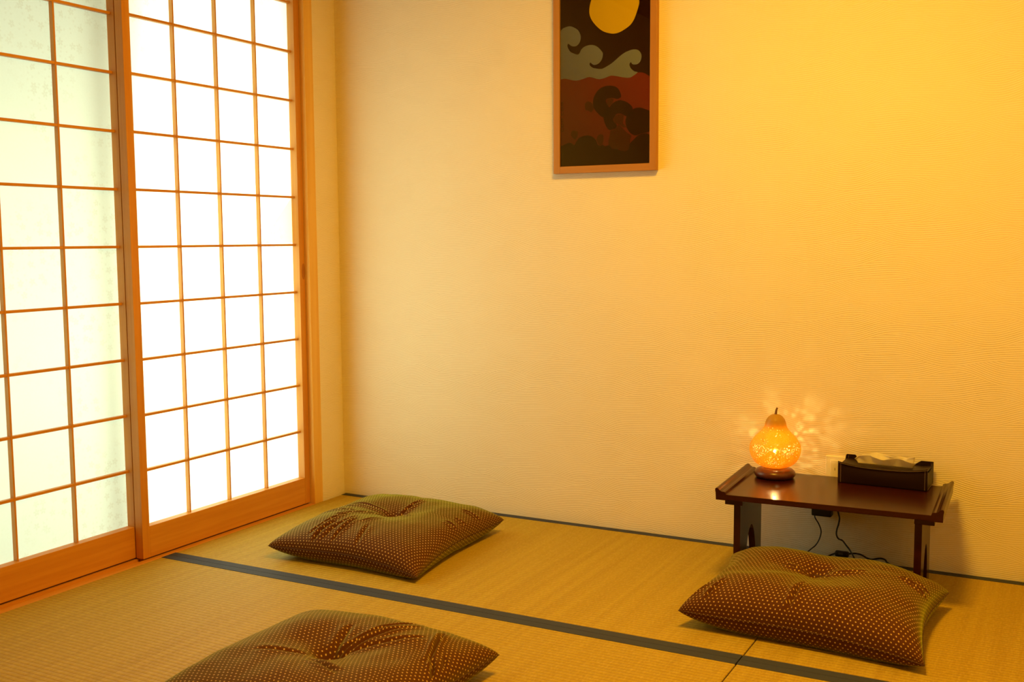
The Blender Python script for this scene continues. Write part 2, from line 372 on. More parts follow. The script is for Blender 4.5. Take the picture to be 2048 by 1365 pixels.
# glazed sash and sill outside ------------------------------------------------
win = tag(empty('window_1', (-0.21, -1.02, 0)), kind='structure')
def wb(nm, x0, x1, y0, y1, z0, z1, m): return box(nm, x0+0.21, x1+0.21, y0+1.02, y1+1.02, z0, z1, m, win)
wb('sash_frame', -0.225, -0.195, -1.905, -1.86, -0.05, 2.2, M_ALU); wb('sash_frame', -0.225, -0.195, -0.175, -0.13, -0.05, 2.2, M_ALU)
wb('sash_frame', -0.225, -0.195, -1.030, -0.965, -0.05, 2.2, M_ALU)
wb('sash_frame', -0.225, -0.195, -1.86, -0.175, -0.05, 0.0, M_ALU); wb('sash_frame', -0.225, -0.195, -1.86, -0.175, 2.15, 2.2, M_ALU)
wb('glass_pane', -0.212, -0.208, -0.965, -0.175, 0.0, 2.15, M_GLASS); wb('glass_pane', -0.212, -0.208, -1.86, -1.030, 0.0, 2.15, M_GLASS)
def mk_dimmer():
    t = NT('daylight_dimmer')  # part-clear sheet that only cuts down the daylight
    tr = t.n('ShaderNodeBsdfTransparent', ins={'Color': (1, 1, 1)}).outputs[0]; df = t.n('ShaderNodeBsdfDiffuse', ins={'Color': (0.06, 0.06, 0.06)}).outputs[0]
    return t.done(t.n('ShaderNodeMixShader', ins={0: 0.39, 1: tr, 2: df}).outputs[0])
wb('dimming_sheet', -0.2405, -0.2395, -1.88, -0.99, 0.0, 2.15, mk_dimmer()); wb('dimming_sheet_edge', -0.250, -0.230, -0.99, -0.955, 0.0, 2.15, M_ALU)  # unseen sheet added to dim door_2's paper; its edge shades a strip
tag(box('trim_5', -0.3, -0.13, -2.0, 0.0, -0.12, -0.055, M_WY), kind='structure')
tag(box('trim_6', -0.225, -0.13, -0.13, -0.0005, -0.055, CZ, M_POST), kind='structure')
tag(box('trim_7', -0.225, -0.13, -2.0, -1.905, -0.055, CZ, M_POST), kind='structure')
tag(box('trim_8', -0.225, -0.13, -1.905, -0.13, 2.2, CZ, M_POST), kind='structure')

# ------------------------------------------------------------------ framed textile
pf = tag(empty('picture_frame', (1.109, 0, 1.70)), 'wooden framed textile print of moon and curling waves hanging on the back wall', 'picture')
PO = Vector((1.109, 0, 1.70))
fx0, fx1, fz0, fz1 = 0.9299, 1.3021, 1.2222, 2.18
FW = 0.0235
def fbox(nm, x0, x1, z0, z1, mat, y0=-0.022, y1=-0.0005, par=pf, bev=0.0012):
    o = box(nm, x0-PO.x, x1-PO.x, y0, y1, z0-PO.z, z1-PO.z, mat, par, bev); return o
fbox('frame_side', fx0, fx0+FW, fz0, fz1, M_FRAME); fbox('frame_side', fx1-FW, fx1, fz0, fz1, M_FRAME)
fbox('frame_bottom', fx0+FW, fx1-FW, fz0, fz0+FW, M_FRAMEX); fbox('frame_top', fx0+FW, fx1-FW, fz1-FW, fz1, M_FRAMEX)
art = fbox('artwork', fx0+FW-0.002, fx1-FW+0.002, fz0+FW-0.002, fz1-FW+0.002, M_SKYP, -0.0120, -0.003, bev=0)
def flat(nm, pts, depth, mat, par, soft=False):
    bm = bmesh.new(); lo, hi = fx0+FW, fx1-FW
    if soft: pts = [(p.x, p.z) for a, b, c, d in zip(pts[-1:]+pts[:-1], pts, pts[1:]+pts[:1], pts[2:]+pts[:2]) for p in (Vector((b[0], 0, b[1])), 0.5625*(Vector((b[0], 0, b[1]))+Vector((c[0], 0, c[1])))-0.0625*(Vector((a[0], 0, a[1]))+Vector((d[0], 0, d[1]))) if min(a[0], b[0], c[0], d[0]) > lo+0.004 and max(a[0], b[0], c[0], d[0]) < hi-0.006 else 0.5*(Vector((b[0], 0, b[1]))+Vector((c[0], 0, c[1]))))]
    prism(bm, [(min(max(x, lo), hi)-PO.x, max(z, fz0+FW)-PO.z) for x, z in pts], 'y', -0.0119, depth)
    bmesh.ops.triangulate(bm, faces=[f for f in bm.faces if len(f.verts) > 4])
    return obj(nm, bm, mat, par)
A_MOON = [(1.067, 1.7914), (1.0614, 1.7738), (1.0596, 1.7517), (1.0648, 1.7329), (1.0761, 1.7156), (1.0931, 1.6977), (1.1111, 1.6848), (1.1312, 1.6775), (1.1479, 1.6743), (1.1667, 1.6765), (1.1865, 1.6846), (1.2062, 1.6967), (1.2192, 1.7133), (1.2289, 1.7362), (1.2367, 1.7611), (1.2363, 1.773)]
A_WAVE = [(0.952, 1.701), (0.9625, 1.7093), (0.9753, 1.7128), (0.9892, 1.7135), (1.0019, 1.7086), (1.0169, 1.6993), (1.0249, 1.6869), (1.0283, 1.6754), (1.0267, 1.6632), (1.0214, 1.6535), (1.0122, 1.6465), (1.0007, 1.6459), (0.9903, 1.6501), (0.9817, 1.6567), (0.9789, 1.6491), (0.9833, 1.6384), (0.9903, 1.6285), (1.0018, 1.6228), (1.0157, 1.6175), (1.0237, 1.6215), (1.0295, 1.6323), (1.0386, 1.6397), (1.05, 1.6438), (1.0637, 1.6452), (1.0796, 1.6421), (1.0932, 1.6338), (1.1022, 1.6239), (1.1085, 1.6152), (1.1078, 1.6021), (1.1022, 1.5904), (1.0932, 1.582), (1.0808, 1.5783), (1.0706, 1.5814), (1.0642, 1.5878), (1.0603, 1.5836), (1.0626, 1.5773), (1.0729, 1.5693), (1.0842, 1.5664), (1.0978, 1.5637), (1.109, 1.5644), (1.1248, 1.5709), (1.1426, 1.58), (1.1604, 1.5926), (1.1758, 1.6034), (1.1912, 1.6111), (1.2066, 1.6158), (1.2175, 1.6172), (1.2306, 1.6153), (1.2393, 1.6089), (1.2448, 1.5995), (1.2455, 1.5895), (1.2416, 1.5768), (1.233, 1.5695), (1.2221, 1.568), (1.2129, 1.571), (1.2089, 1.5773), (1.2035, 1.5709), (1.2057, 1.5627), (1.2112, 1.5543), (1.2222, 1.5458), (1.2331, 1.5425), (1.2179, 1.5327), (1.2048, 1.5274), (1.1871, 1.529), (1.1672, 1.5335), (1.1394, 1.5391), (1.1203, 1.534), (1.0978, 1.5302), (1.0797, 1.5345), (1.0592, 1.5405), (1.0386, 1.5361), (1.0133, 1.5318), (0.9925, 1.5355), (0.9692, 1.542), (0.9598, 1.541), (0.9516, 1.5406)]
A_REDTOP = [(0.9516, 1.5406), (0.9692, 1.542), (0.9925, 1.5355), (1.0133, 1.5318), (1.0386, 1.5361), (1.0592, 1.5405), (1.0797, 1.5345), (1.0978, 1.5302), (1.1203, 1.534), (1.1394, 1.5391), (1.1672, 1.5335), (1.1871, 1.529), (1.2048, 1.5274), (1.2179, 1.5327), (1.2331, 1.5415), (1.2483, 1.5409), (1.2592, 1.5365), (1.2744, 1.5264)]
A_CRES1 = [(1.174, 1.4667), (1.1744, 1.4745), (1.1652, 1.4933), (1.1515, 1.5029), (1.1315, 1.507), (1.1089, 1.5041), (1.0913, 1.494), (1.0786, 1.4777), (1.073, 1.4562), (1.0774, 1.4353), (1.0888, 1.4208), (1.1015, 1.4086), (1.1116, 1.4045), (1.1267, 1.4071), (1.1342, 1.4249), (1.1317, 1.4365), (1.1241, 1.4483), (1.1203, 1.46), (1.1316, 1.4656), (1.1491, 1.4645), (1.1591, 1.4608), (1.169, 1.4631)]
A_CRES2 = [(1.216, 1.4255), (1.2086, 1.4384), (1.1938, 1.4495), (1.174, 1.4565), (1.1566, 1.4542), (1.1417, 1.4461), (1.1317, 1.4342), (1.1166, 1.4168), (1.1116, 1.4011), (1.118, 1.3801), (1.1268, 1.3659), (1.1356, 1.3604), (1.1469, 1.363), (1.1556, 1.3643), (1.1606, 1.3755), (1.1518, 1.3851), (1.1468, 1.3945), (1.1518, 1.4033), (1.1592, 1.412), (1.1742, 1.4122), (1.1915, 1.4032), (1.2063, 1.4024)]
A_BALL = [(1.2148, 1.4222), (1.2258, 1.4271), (1.2429, 1.4283), (1.2575, 1.4229), (1.2745, 1.4163), (1.2749, 1.3489), (1.2628, 1.3451), (1.2434, 1.3427), (1.2287, 1.3382), (1.214, 1.3431), (1.1991, 1.3575), (1.1904, 1.3806), (1.194, 1.4008)]
A_GROUND = [(0.9515, 1.2479), (0.9517, 1.3166), (0.9622, 1.3185), (0.9819, 1.3262), (0.9937, 1.3252), (1.0054, 1.3165), (1.0093, 1.3256), (1.0222, 1.3413), (1.0377, 1.3463), (1.0557, 1.3477), (1.0711, 1.3423), (1.0839, 1.3313), (1.0915, 1.3148), (1.0991, 1.3098), (1.1093, 1.314), (1.1169, 1.3078), (1.132, 1.3117), (1.1446, 1.2985), (1.1596, 1.299), (1.1721, 1.2927), (1.1895, 1.2874), (1.2019, 1.2937), (1.2067, 1.3139), (1.219, 1.3247), (1.2336, 1.3375), (1.2458, 1.3426), (1.2653, 1.3438), (1.275, 1.3377), (1.2755, 1.247)]
A_M1 = [(1.0429, 1.4524), (1.0531, 1.461), (1.0659, 1.4567), (1.0748, 1.4469), (1.0766, 1.433), (1.0659, 1.4222), (1.057, 1.4297), (1.0454, 1.4315)]
A_M2 = [(0.9937, 1.3637), (1.0028, 1.3667), (1.0171, 1.3613), (1.0171, 1.3485), (1.008, 1.335), (0.9989, 1.3413), (0.9911, 1.351)]
A_M3 = [(1.0915, 1.3448), (1.0991, 1.349), (1.1105, 1.3461), (1.1123, 1.3322), (1.1093, 1.3163), (1.0991, 1.3098), (1.0915, 1.3194), (1.0859, 1.3335)]
A_M4 = [(1.1668, 1.3785), (1.1818, 1.3629), (1.1967, 1.3485), (1.2115, 1.3387), (1.2067, 1.323), (1.2067, 1.3071), (1.2019, 1.2914), (1.192, 1.2868), (1.1796, 1.2901), (1.1671, 1.2975), (1.1446, 1.2997), (1.132, 1.306), (1.1289, 1.3222), (1.1344, 1.3426), (1.1369, 1.3585), (1.1544, 1.3621)]
A_M5 = [(1.1518, 1.4056), (1.1667, 1.4115), (1.1841, 1.4071), (1.1841, 1.3946), (1.1805, 1.3812), (1.1941, 1.3668), (1.1818, 1.3675), (1.1693, 1.3773), (1.1543, 1.3827), (1.1481, 1.3921)]
A_M6 = [(1.1228, 1.4598), (1.1316, 1.4661), (1.1491, 1.4626), (1.1442, 1.4493), (1.1317, 1.4387), (1.1241, 1.4483)]
mx = sum(p[0] for p in A_MOON)/len(A_MOON); top = A_MOON[0]; end = A_MOON[-1]
A_MOON += [(end[0]-0.004, end[1]+0.02), (end[0]-0.022, end[1]+0.040), (mx+0.012, end[1]+0.055), (mx-0.03, end[1]+0.052), (top[0]+0.02, top[1]+0.036), (top[0]+0.006, top[1]+0.018)]
flat('red_ground', [(fx0+FW, fz0+FW)] + [(fx0+FW, A_REDTOP[0][1])] + A_REDTOP + [(fx1-FW, A_REDTOP[-1][1]), (fx1-FW, fz0+FW)], -0.01215, M_RED, art)
flat('wave', A_WAVE, -0.01230, M_WAVE, art, True); flat('moon', A_MOON, -0.01230, M_MOON, art, True)
for q in (A_M1, A_M2, A_M3, A_M4, A_M5, A_M6): flat('hatched_leaf', q, -0.01230, M_HATCH, art)
for q in (A_CRES1, A_CRES2, A_BALL): flat('dark_cloud', q, -0.01245, M_DARK, art, True)
flat('dark_ground', A_GROUND, -0.01250, M_DARK, art)
def letters():
    cu = bpy.data.curves.new('lettering', 'FONT'); cu.body = 'COM COM'; cu.size = 0.0135; cu.space_character = 1.25
    tmp = bpy.data.objects.new('tmp', cu); COL.objects.link(tmp)
    bpy.context.view_layer.update(); me = bpy.data.meshes.new_from_object(tmp.evaluated_get(bpy.context.evaluated_depsgraph_get()))
    bpy.data.objects.remove(tmp); xs = [v.co.x for v in me.vertices]; k = 0.098/(max(xs)-min(xs))
    for v in me.vertices: v.co = Vector((0.9640-PO.x - v.co.y*0.95, -0.01265, 1.3645-PO.z + (v.co.x-min(xs))*k))
    return link('lettering', me, mk_print('print_lettering', (0.012, 0.0015, 0.0015)), art)
letters()
fbox('glass_pane', fx0+FW, fx1-FW, fz0+FW, fz1-FW, M_GLASS, -0.0165, -0.0150, bev=0)

# ------------------------------------------------------------------ low table
ZT = 0.269
TB = (1.9385, -0.2330); TR = math.radians(2.0)
tb = tag(empty('low_table', (TB[0], TB[1], 0), TR), 'low dark lacquered table with upturned end rails and arched side legs', 'table')
HW, HD = 0.303, 0.183
box('tabletop', -HW+0.028, HW-0.028, -HD, HD, ZT-0.0155, ZT, M_LACQ, tb, 0.0012)
def rail(sg):
    pr = [(0.270, -0.0165), (0.303, -0.0165), (0.304, 0.004), (0.3055, 0.012), (0.3045, 0.0165), (0.3005, 0.0180), (0.2965, 0.0165), (0.292, 0.0115), (0.286, 0.0085), (0.281, 0.0085), (0.2765, 0.0070), (0.2745, 0.0030), (0.2735, 0.0002), (0.270, 0.0002)]
    bm = bmesh.new(); prism(bm, [(sg*a, ZT+b) for a, b in pr], 'y', -HD-0.001, HD+0.001)
    o = obj('end_rail', bm, M_LACQ, tb)
    return o
rail(-1); rail(1)
def leg(sg):
    y0, y1, zt = -0.147, 0.116, ZT-0.0325
    arch = [(-0.0155+0.064*cos(a), 0.085*sin(a)*0 + (0.145*sin(a))) for a in [pi*k/18 for k in range(19)]]
    pts = [(y0, 0.0), (y0, zt), (y1, zt), (y1, 0.0)] + [(y, max(z, 0.0)) for y, z in arch]
    bm = bmesh.new(); xa, xb = sorted((sg*0.2355-0.005, sg*0.2545-0.005))
    prism(bm, pts, 'x', xa, xb); bmesh.ops.triangulate(bm, faces=[f for f in bm.faces if len(f.verts) > 4])
    obj('leg', bm, M_LACQ, tb)
    xa, xb = sorted((sg*0.2305, sg*0.2815))
    box('batten', xa, xb, -0.165, 0.165, ZT-0.0325, ZT-0.0155, M_LACQ, tb, 0.0012)
leg(-1); leg(1)

# ------------------------------------------------------------------ gourd lamp
LX, LY = 1.7375, -0.140
lamp = tag(empty('gourd_lamp', (LX, LY, ZT)), 'glowing pierced gourd lamp on turned wooden base at left end of low table', 'lamp')
bm = bmesh.new(); lathe(bm, [(0, 0.0002), (0.050, 0.0002), (0.0565, 0.003), (0.0605, 0.0085), (0.0615, 0.0145), (0.0595, 0.0205), (0.0540, 0.0258), (0.0460, 0.0290), (0.0400, 0.0300), (0.0, 0.0300)], 64)
obj('base', bm, M_TURNED, lamp, True)
PROF = [(0.008, 0.0302), (0.024, 0.0315), (0.042, 0.036), (0.058, 0.046), (0.069, 0.060), (0.0750, 0.075), (0.0768, 0.089), (0.0745, 0.103), (0.068, 0.116), (0.0595, 0.127), (0.0500, 0.1365), (0.0420, 0.145), (0.0362, 0.153), (0.0330, 0.160), (0.0312, 0.167), (0.0292, 0.174), (0.0260, 0.181), (0.0205, 0.188), (0.0125, 0.1935), (0.0040, 0.1955)]
def build_shell():
    P = spline([(r, 0, z) for r, z in PROF], 12); L = [0]
    for a, b in zip(P, P[1:]): L.append(L[-1] + (b-a).length)
    NV, NU = 190, 400; tot = L[-1]; prof = []; j = 0
    for i in range(NV+1):
        s = tot*i/NV
        while j < len(L)-2 and L[j+1] < s: j += 1
        f = (s-L[j])/(L[j+1]-L[j]); p = P[j].lerp(P[j+1], f); prof.append((max(p.x, 0.001), p.z))
    rnd = random.Random(11)
    holes = []                                            # (theta, z, kind, size)
    def spot(th, z, r): holes.append((th % (2*pi), z, r))
    for k in range(520):
        z = 0.034 + 0.075*rnd.random()**1.6; spot(rnd.random()*2*pi, z, rnd.uniform(0.0010, 0.0020))
    for k in range(1100): spot(rnd.random()*2*pi, 0.033 + 0.085*rnd.random()**1.3, 0.00066)
    for k in range(130): spot(rnd.random()*2*pi, rnd.uniform(0.045, 0.158), rnd.uniform(0.0013, 0.0026))
    def at_r(z):
        return min(prof, key=lambda q: abs(q[1]-z))[0]
    for fth, fz, fr in [(4.05, 0.098, 0.010), (4.75, 0.060, 0.008), (5.35, 0.088, 0.009), (4.5, 0.120, 0.007), (0.7, 0.095, 0.011), (1.5, 0.080, 0.011), (2.3, 0.1, 0.010), (3.2, 0.085, 0.010), (5.9, 0.105, 0.010), (1.1, 0.125, 0.008), (1.9, 0.13, 0.008), (2.8, 0.125, 0.008)]:
        r0 = at_r(fz)
        for k in range(6):                                # petals: short rows of openings
            a = 2*pi*k/6 + fth
            for q in (0.45, 0.75, 1.0): spot(fth + fr*q*cos(a)/r0, fz + fr*q*sin(a), 0.0013 if q < 1 else 0.0018)
        if fth in (4.05, 5.35, 0.7, 2.3, 3.2):
            for k in range(16):                           # a curling stem
                u = k/15; spot(fth + (0.012+0.022*u)/r0, fz - 0.012 + 0.016*sin(u*2.6) + 0.01*u, 0.0010)
    for rth, rz in [(4.15, 0.066), (4.98, 0.058), (5.5, 0.078), (5.72, 0.096), (0.4, 0.07), (1.3, 0.11), (2.0, 0.06), (2.7, 0.07), (3.5, 0.11)]:
        r0 = at_r(rz)
        for k in range(10): a = 2*pi*k/10; spot(rth + 0.0042*cos(a)/r0, rz + 0.0042*sin(a), 0.0010)
    buck = {}
    for h in holes: buck.setdefault(int(h[1]/0.004), []).append(h)
    verts = [(r*cos(2*pi*u/NU), r*sin(2*pi*u/NU), z) for r, z in prof for u in range(NU)]
    faces = []
    for i in range(NV):
        r = (prof[i][0]+prof[i+1][0])/2; z = (prof[i][1]+prof[i+1][1])/2; dzl = tot/NV
        near = [h for b in range(int(z/0.004)-1, int(z/0.004)+2) for h in buck.get(b, ())]
        slope = dzl/max(abs(prof[i+1][1]-prof[i][1]), 1e-5)
        cut = set()
        for th, hz, hr in near:
            dz = (z-hz)*min(slope, 3)
            if abs(dz) > hr: continue
            ext = sqrt(hr*hr-dz*dz)/r*NU/(2*pi); c = th*NU/(2*pi)-0.5
            for u in range(math.ceil(c-ext), math.floor(c+ext)+1): cut.add(u % NU)
        for u in range(NU):
            if u not in cut: faces.append((i*NU+u, i*NU+(u+1) % NU, (i+1)*NU+(u+1) % NU, (i+1)*NU+u))
    me = bpy.data.meshes.new('gourd_shell'); me.from_pydata(verts, [], faces); me.update()
    o = link('gourd_shell', me, M_GOURD, lamp, True)
    md = o.modifiers.new('thickness', 'SOLIDIFY'); md.thickness = 0.0016; md.offset = -1
    return o
build_shell()
bm = bmesh.new(); tube(bm, [(0, 0, 0.193), (0.0005, 0, 0.200), (0.0015, 0.0, 0.208), (0.004, 0, 0.2155)], lambda t: 0.0042-0.0016*t, 10, 4); obj('stem', bm, M_STEM, lamp, True)
bm = bmesh.new(); bmesh.ops.create_icosphere(bm, subdivisions=2, radius=0.0055)
for v in bm.verts: v.co += Vector((0, 0, 0.083))
obj('bulb', bm, M_BULB, lamp, True)
bm = bmesh.new(); lathe(bm, [(0, 0.030), (0.006, 0.030), (0.006, 0.072), (0.004, 0.078), (0, 0.078)], 16); obj('bulb_holder', bm, M_PLATE, lamp, True)
bm = bmesh.new(); tube(bm, [(-0.002, 0.053, 0.016), (-0.006, 0.061, 0.0155), (-0.011, 0.069, 0.009), (-0.015, 0.075, 0.0040), (-0.020, 0.081, 0.0038)], 0.0028, 8)
obj('lead', bm, M_CORD, lamp, True)

# ------------------------------------------------------------------ leather tissue box cover and tissue
bxo = (2.0510, -0.0755); br = math.radians(-1.5)
tc = tag(empty('tissue_box_cover', (bxo[0], bxo[1], ZT), br), 'dark brown leather tissue box cover with pale stitching at right end of low table', 'tissue box')
BW, BD = 0.1255, 0.0545
def grid_sheet(nm, f, nu, nv, th, mat, par, smooth=True):
    """a thin sheet f(u,v), given its thickness along its own normals"""
    bm = bmesh.new(); V = [[bm.verts.new(f(u/nu, v/nv)) for v in range(nv+1)] for u in range(nu+1)]
    for u in range(nu):
        for v in range(nv): bm.faces.new((V[u][v], V[u+1][v], V[u+1][v+1], V[u][v+1]))
    bm.normal_update()
    bmesh.ops.solidify(bm, geom=bm.faces[:], thickness=th)
    return obj(nm, bm, mat, par, smooth)
def front_top(u): e = abs(2*u-1); return 0.0545 + 0.0105*e**2.6
def front(u, v):
    x = -BW + 2*BW*u; zt = front_top(u); z = 0.0006 + (zt-0.0006)*v
    y = -BD - 0.0035*sin(pi*v)*(1-abs(2*u-1)**4) - 0.0045*max(0, v-0.86)/0.14
    return (x, y, z)
fp = grid_sheet('front_panel', front, 40, 14, 0.0022, M_LEATHER, tc)
def back_top(u):
    x = abs(-BW+2*BW*u); return 0.067 if x > 0.091 else (0.050 if x < 0.066 else 0.050 + 0.017*(x-0.066)/0.025)
grid_sheet('back_panel', lambda u, v: (-BW+2*BW*u, BD, 0.0006+(back_top(u)-0.0006)*v), 80, 6, 0.0022, M_LEATHER, tc, False)
def side(sg):
    def f(u, v):
        y = -BD+0.001 + (2*BD-0.002)*u; zt = 0.0575 + 0.008*abs(2*u-1)**2 - 0.012*sin(pi*u)
        return (sg*(BW - 0.004*sin(pi*u)*v - 0.0005), y, 0.0006+(zt-0.0006)*v)
    return grid_sheet('side_panel', f, 16, 8, 0.0022, M_LEATHER, tc)
side(-1); side(1)
def topf(u, v):
    x = -BW+0.003+(2*BW-0.006)*u; e = abs(2*u-1)
    return (x, -BD+0.002+(2*BD-0.004)*v, 0.0515 + 0.005*e**3)
grid_sheet('top_panel', topf, 24, 8, 0.002, M_LEATHER, tc)
box('bottom_panel', -BW+0.002, BW-0.002, -BD+0.001, BD-0.001, 0.0003, 0.0020, M_LEATHER, tc)
def stitches(pts, n, par):
    bm = bmesh.new(); P = spline(pts, 12); L = [0]
    for a, b in zip(P, P[1:]): L.append(L[-1]+(b-a).length)
    for k in range(n):
        ends = []
        for s in (k+0.15, k+0.80):
            s = s/n*L[-1]; j = max(i for i in range(len(L)-1) if L[i] <= s); f = (s-L[j])/max(L[j+1]-L[j], 1e-6); ends.append(P[j].lerp(P[j+1], f))
        tube(bm, ends, 0.00048, 5, 0)
    o = obj('stitching', bm, M_STITCH, par); o['label'] = 'pale thread stitching'; o['kind'] = 'stuff'
stitches([front(u, 0.955)[0:1] + (front(u, 0.955)[1]-0.0004, front(u, 0.955)[2]) for u in [k/12 for k in range(13)]], 70, fp)
for u in (0.028, 0.972):
    stitches([(front(u, v)[0], front(u, v)[1]-0.0004, front(u, v)[2]) for v in [k/8*0.9+0.03 for k in range(9)]], 18, fp)
stitches([(BW+0.0003-0.002*0, y, 0.004) for y in (-BD+0.004, -0.02, 0.02, BD-0.003)], 30, tc)
stitches([(-BW+0.006, BD-0.0028, z) for z in (0.046, 0.055, 0.064)], 6, tc); stitches([(BW-0.006, BD-0.0028, z) for z in (0.046, 0.055, 0.064)], 6, tc)
ts = tag(empty('tissue', (2.0510, -0.0720, ZT+0.0535), br), 'crumpled white tissue pulled up out of the dark leather box cover', 'tissue')
def tissue(off, h, seed, lean):
    def f(u, v):
        fl = v**1.3; e = 0.5+0.5*sin(u*13+seed)
        x = -0.080+0.155*u + fl*(0.020*u-0.012) + 0.003*fl*sin(u*25+seed)
        z = 0.0006 + h(u)*v - 0.004*fl*e
        y = off + lean*fl + fl*(0.0035*sin(u*17+seed)+0.002*sin(u*41+2*seed)) + 0.008*fl*sin(u*4.2+seed) - 0.006*max(0, v-0.75)*4*e
        return (x, y, z)
    return f
def rise(u): return 0.024 + 0.008*sin(pi*min(1, u*1.15)) + 0.014*max(0, (u-0.80)/0.20)**1.6
grid_sheet('tissue_fold', tissue(0.004, rise, 0.4, 0.006), 80, 16, 0.0004, M_TISSUE, ts)
grid_sheet('tissue_fold', tissue(-0.005, lambda u: 0.016+0.012*sin(pi*u)**0.7+0.004*sin(9*u), 2.1, -0.008), 80, 16, 0.0004, M_TISSUE, ts)

# ------------------------------------------------------------------ outlet, adapter, cords
wo = tag(empty('wall_outlet', (1.8965, 0, 0.2640)), 'ivory wall outlet plate behind the leather tissue box cover', 'outlet')
box('cover_plate', -0.035, 0.035, -0.0065, -0.0002, -0.060, 0.060, M_PLATE, wo, 0.003, 3)
ins = box('socket_insert', -0.0205, 0.0205, -0.0080, -0.006, -0.047, 0.047, M_PLATE, wo, 0.0008, 1)
for dz in (0.019, -0.022):
    box('slot', -0.0066, -0.0052, -0.0083, -0.0078, dz-0.004, dz+0.004, M_SLOT, ins); box('slot', 0.0052, 0.0066, -0.0083, -0.0078, dz-0.003, dz+0.004, M_SLOT, ins)
ad = tag(empty('power_adapter', (1.8575, -0.018, 0.165)), 'black power adapter against the back wall just under the low tabletop edge', 'adapter')
box('housing', -0.0305, 0.0305, -0.0172, 0.0172, -0.0300, 0.0300, M_BLACK, ad, 0.004, 3)
bm = bmesh.new(); tube(bm, [(-0.0210, -0.012, -0.029), (-0.0176, -0.017, -0.0368), (-0.0051, -0.022, -0.0537), (0.0029, -0.027, -0.0742), (-0.0005, -0.032, -0.0962), (-0.010, -0.037, -0.1156), (-0.0228, -0.042, -0.1291), (-0.045, -0.055, -0.150), (-0.06, -0.075, -0.1624)], 0.0021, 8)
obj('lead', bm, M_CORD, ad, True)
co = tag(empty('power_cable', (1.93, -0.05, 0)), 'black cable with inline switch trailing from the lamp down behind the low table', 'cable')
c2 = [(1.7170, -0.0575, 0.2736), (1.7160, -0.0500, 0.2752), (1.7180, -0.0350, 0.270), (1.735, -0.0280, 0.245), (1.790, -0.0280, 0.226), (1.855, -0.0290, 0.217), (1.890, -0.0340, 0.204), (1.9050, -0.040, 0.180), (1.9096, -0.04, 0.1571), (1.9139, -0.04, 0.1383), (1.9113, -0.04, 0.1186), (1.907, -0.04, 0.1019), (1.9061, -0.04, 0.0856), (1.9123, -0.04, 0.0735), (1.9247, -0.04, 0.0686), (1.9376, -0.05, 0.0584), (1.9504, -0.06, 0.0483), (1.9665, -0.08, 0.0335), (1.985, -0.10, 0.012), (2.02, -0.115, 0.0035), (2.07, -0.09, 0.0035), (2.075, -0.04, 0.006), (2.0542, -0.022, 0.0131), (2.0473, -0.016, 0.019), (2.0323, -0.015, 0.0209), (2.0091, -0.02, 0.0158), (1.9939, -0.02, 0.0185), (1.9785, -0.02, 0.0259), (1.9602, -0.022, 0.0283), (1.942, -0.026, 0.0257)]
bm = bmesh.new(); tube(bm, [(a-1.93, b+0.05, c) for a, b, c in c2], 0.0026, 8); obj('flex', bm, M_CORD, co, True)
bm = bmesh.new(); bx(bm, -0.0295, 0.013, 0.012, 0.032, 0.0145, 0.0325, 0.006, 3); sw = obj('inline_switch', bm, M_BLACK, co, True)
box('switch_rocker', -0.017, -0.004, 0.0108, 0.013, 0.0230, 0.0285, plain('grey_rocker', (0.08, 0.08, 0.085), 0.35), sw, 0.0006, 1)
bm = bmesh.new(); tube(bm, [(-0.0285, 0.022, 0.0225), (-0.045, 0.020, 0.014), (-0.070, 0.012, 0.004), (-0.11, -0.01, 0.0032), (-0.14, -0.03, 0.0032)], 0.0026, 8); obj('flex', bm, M_CORD, co, True)

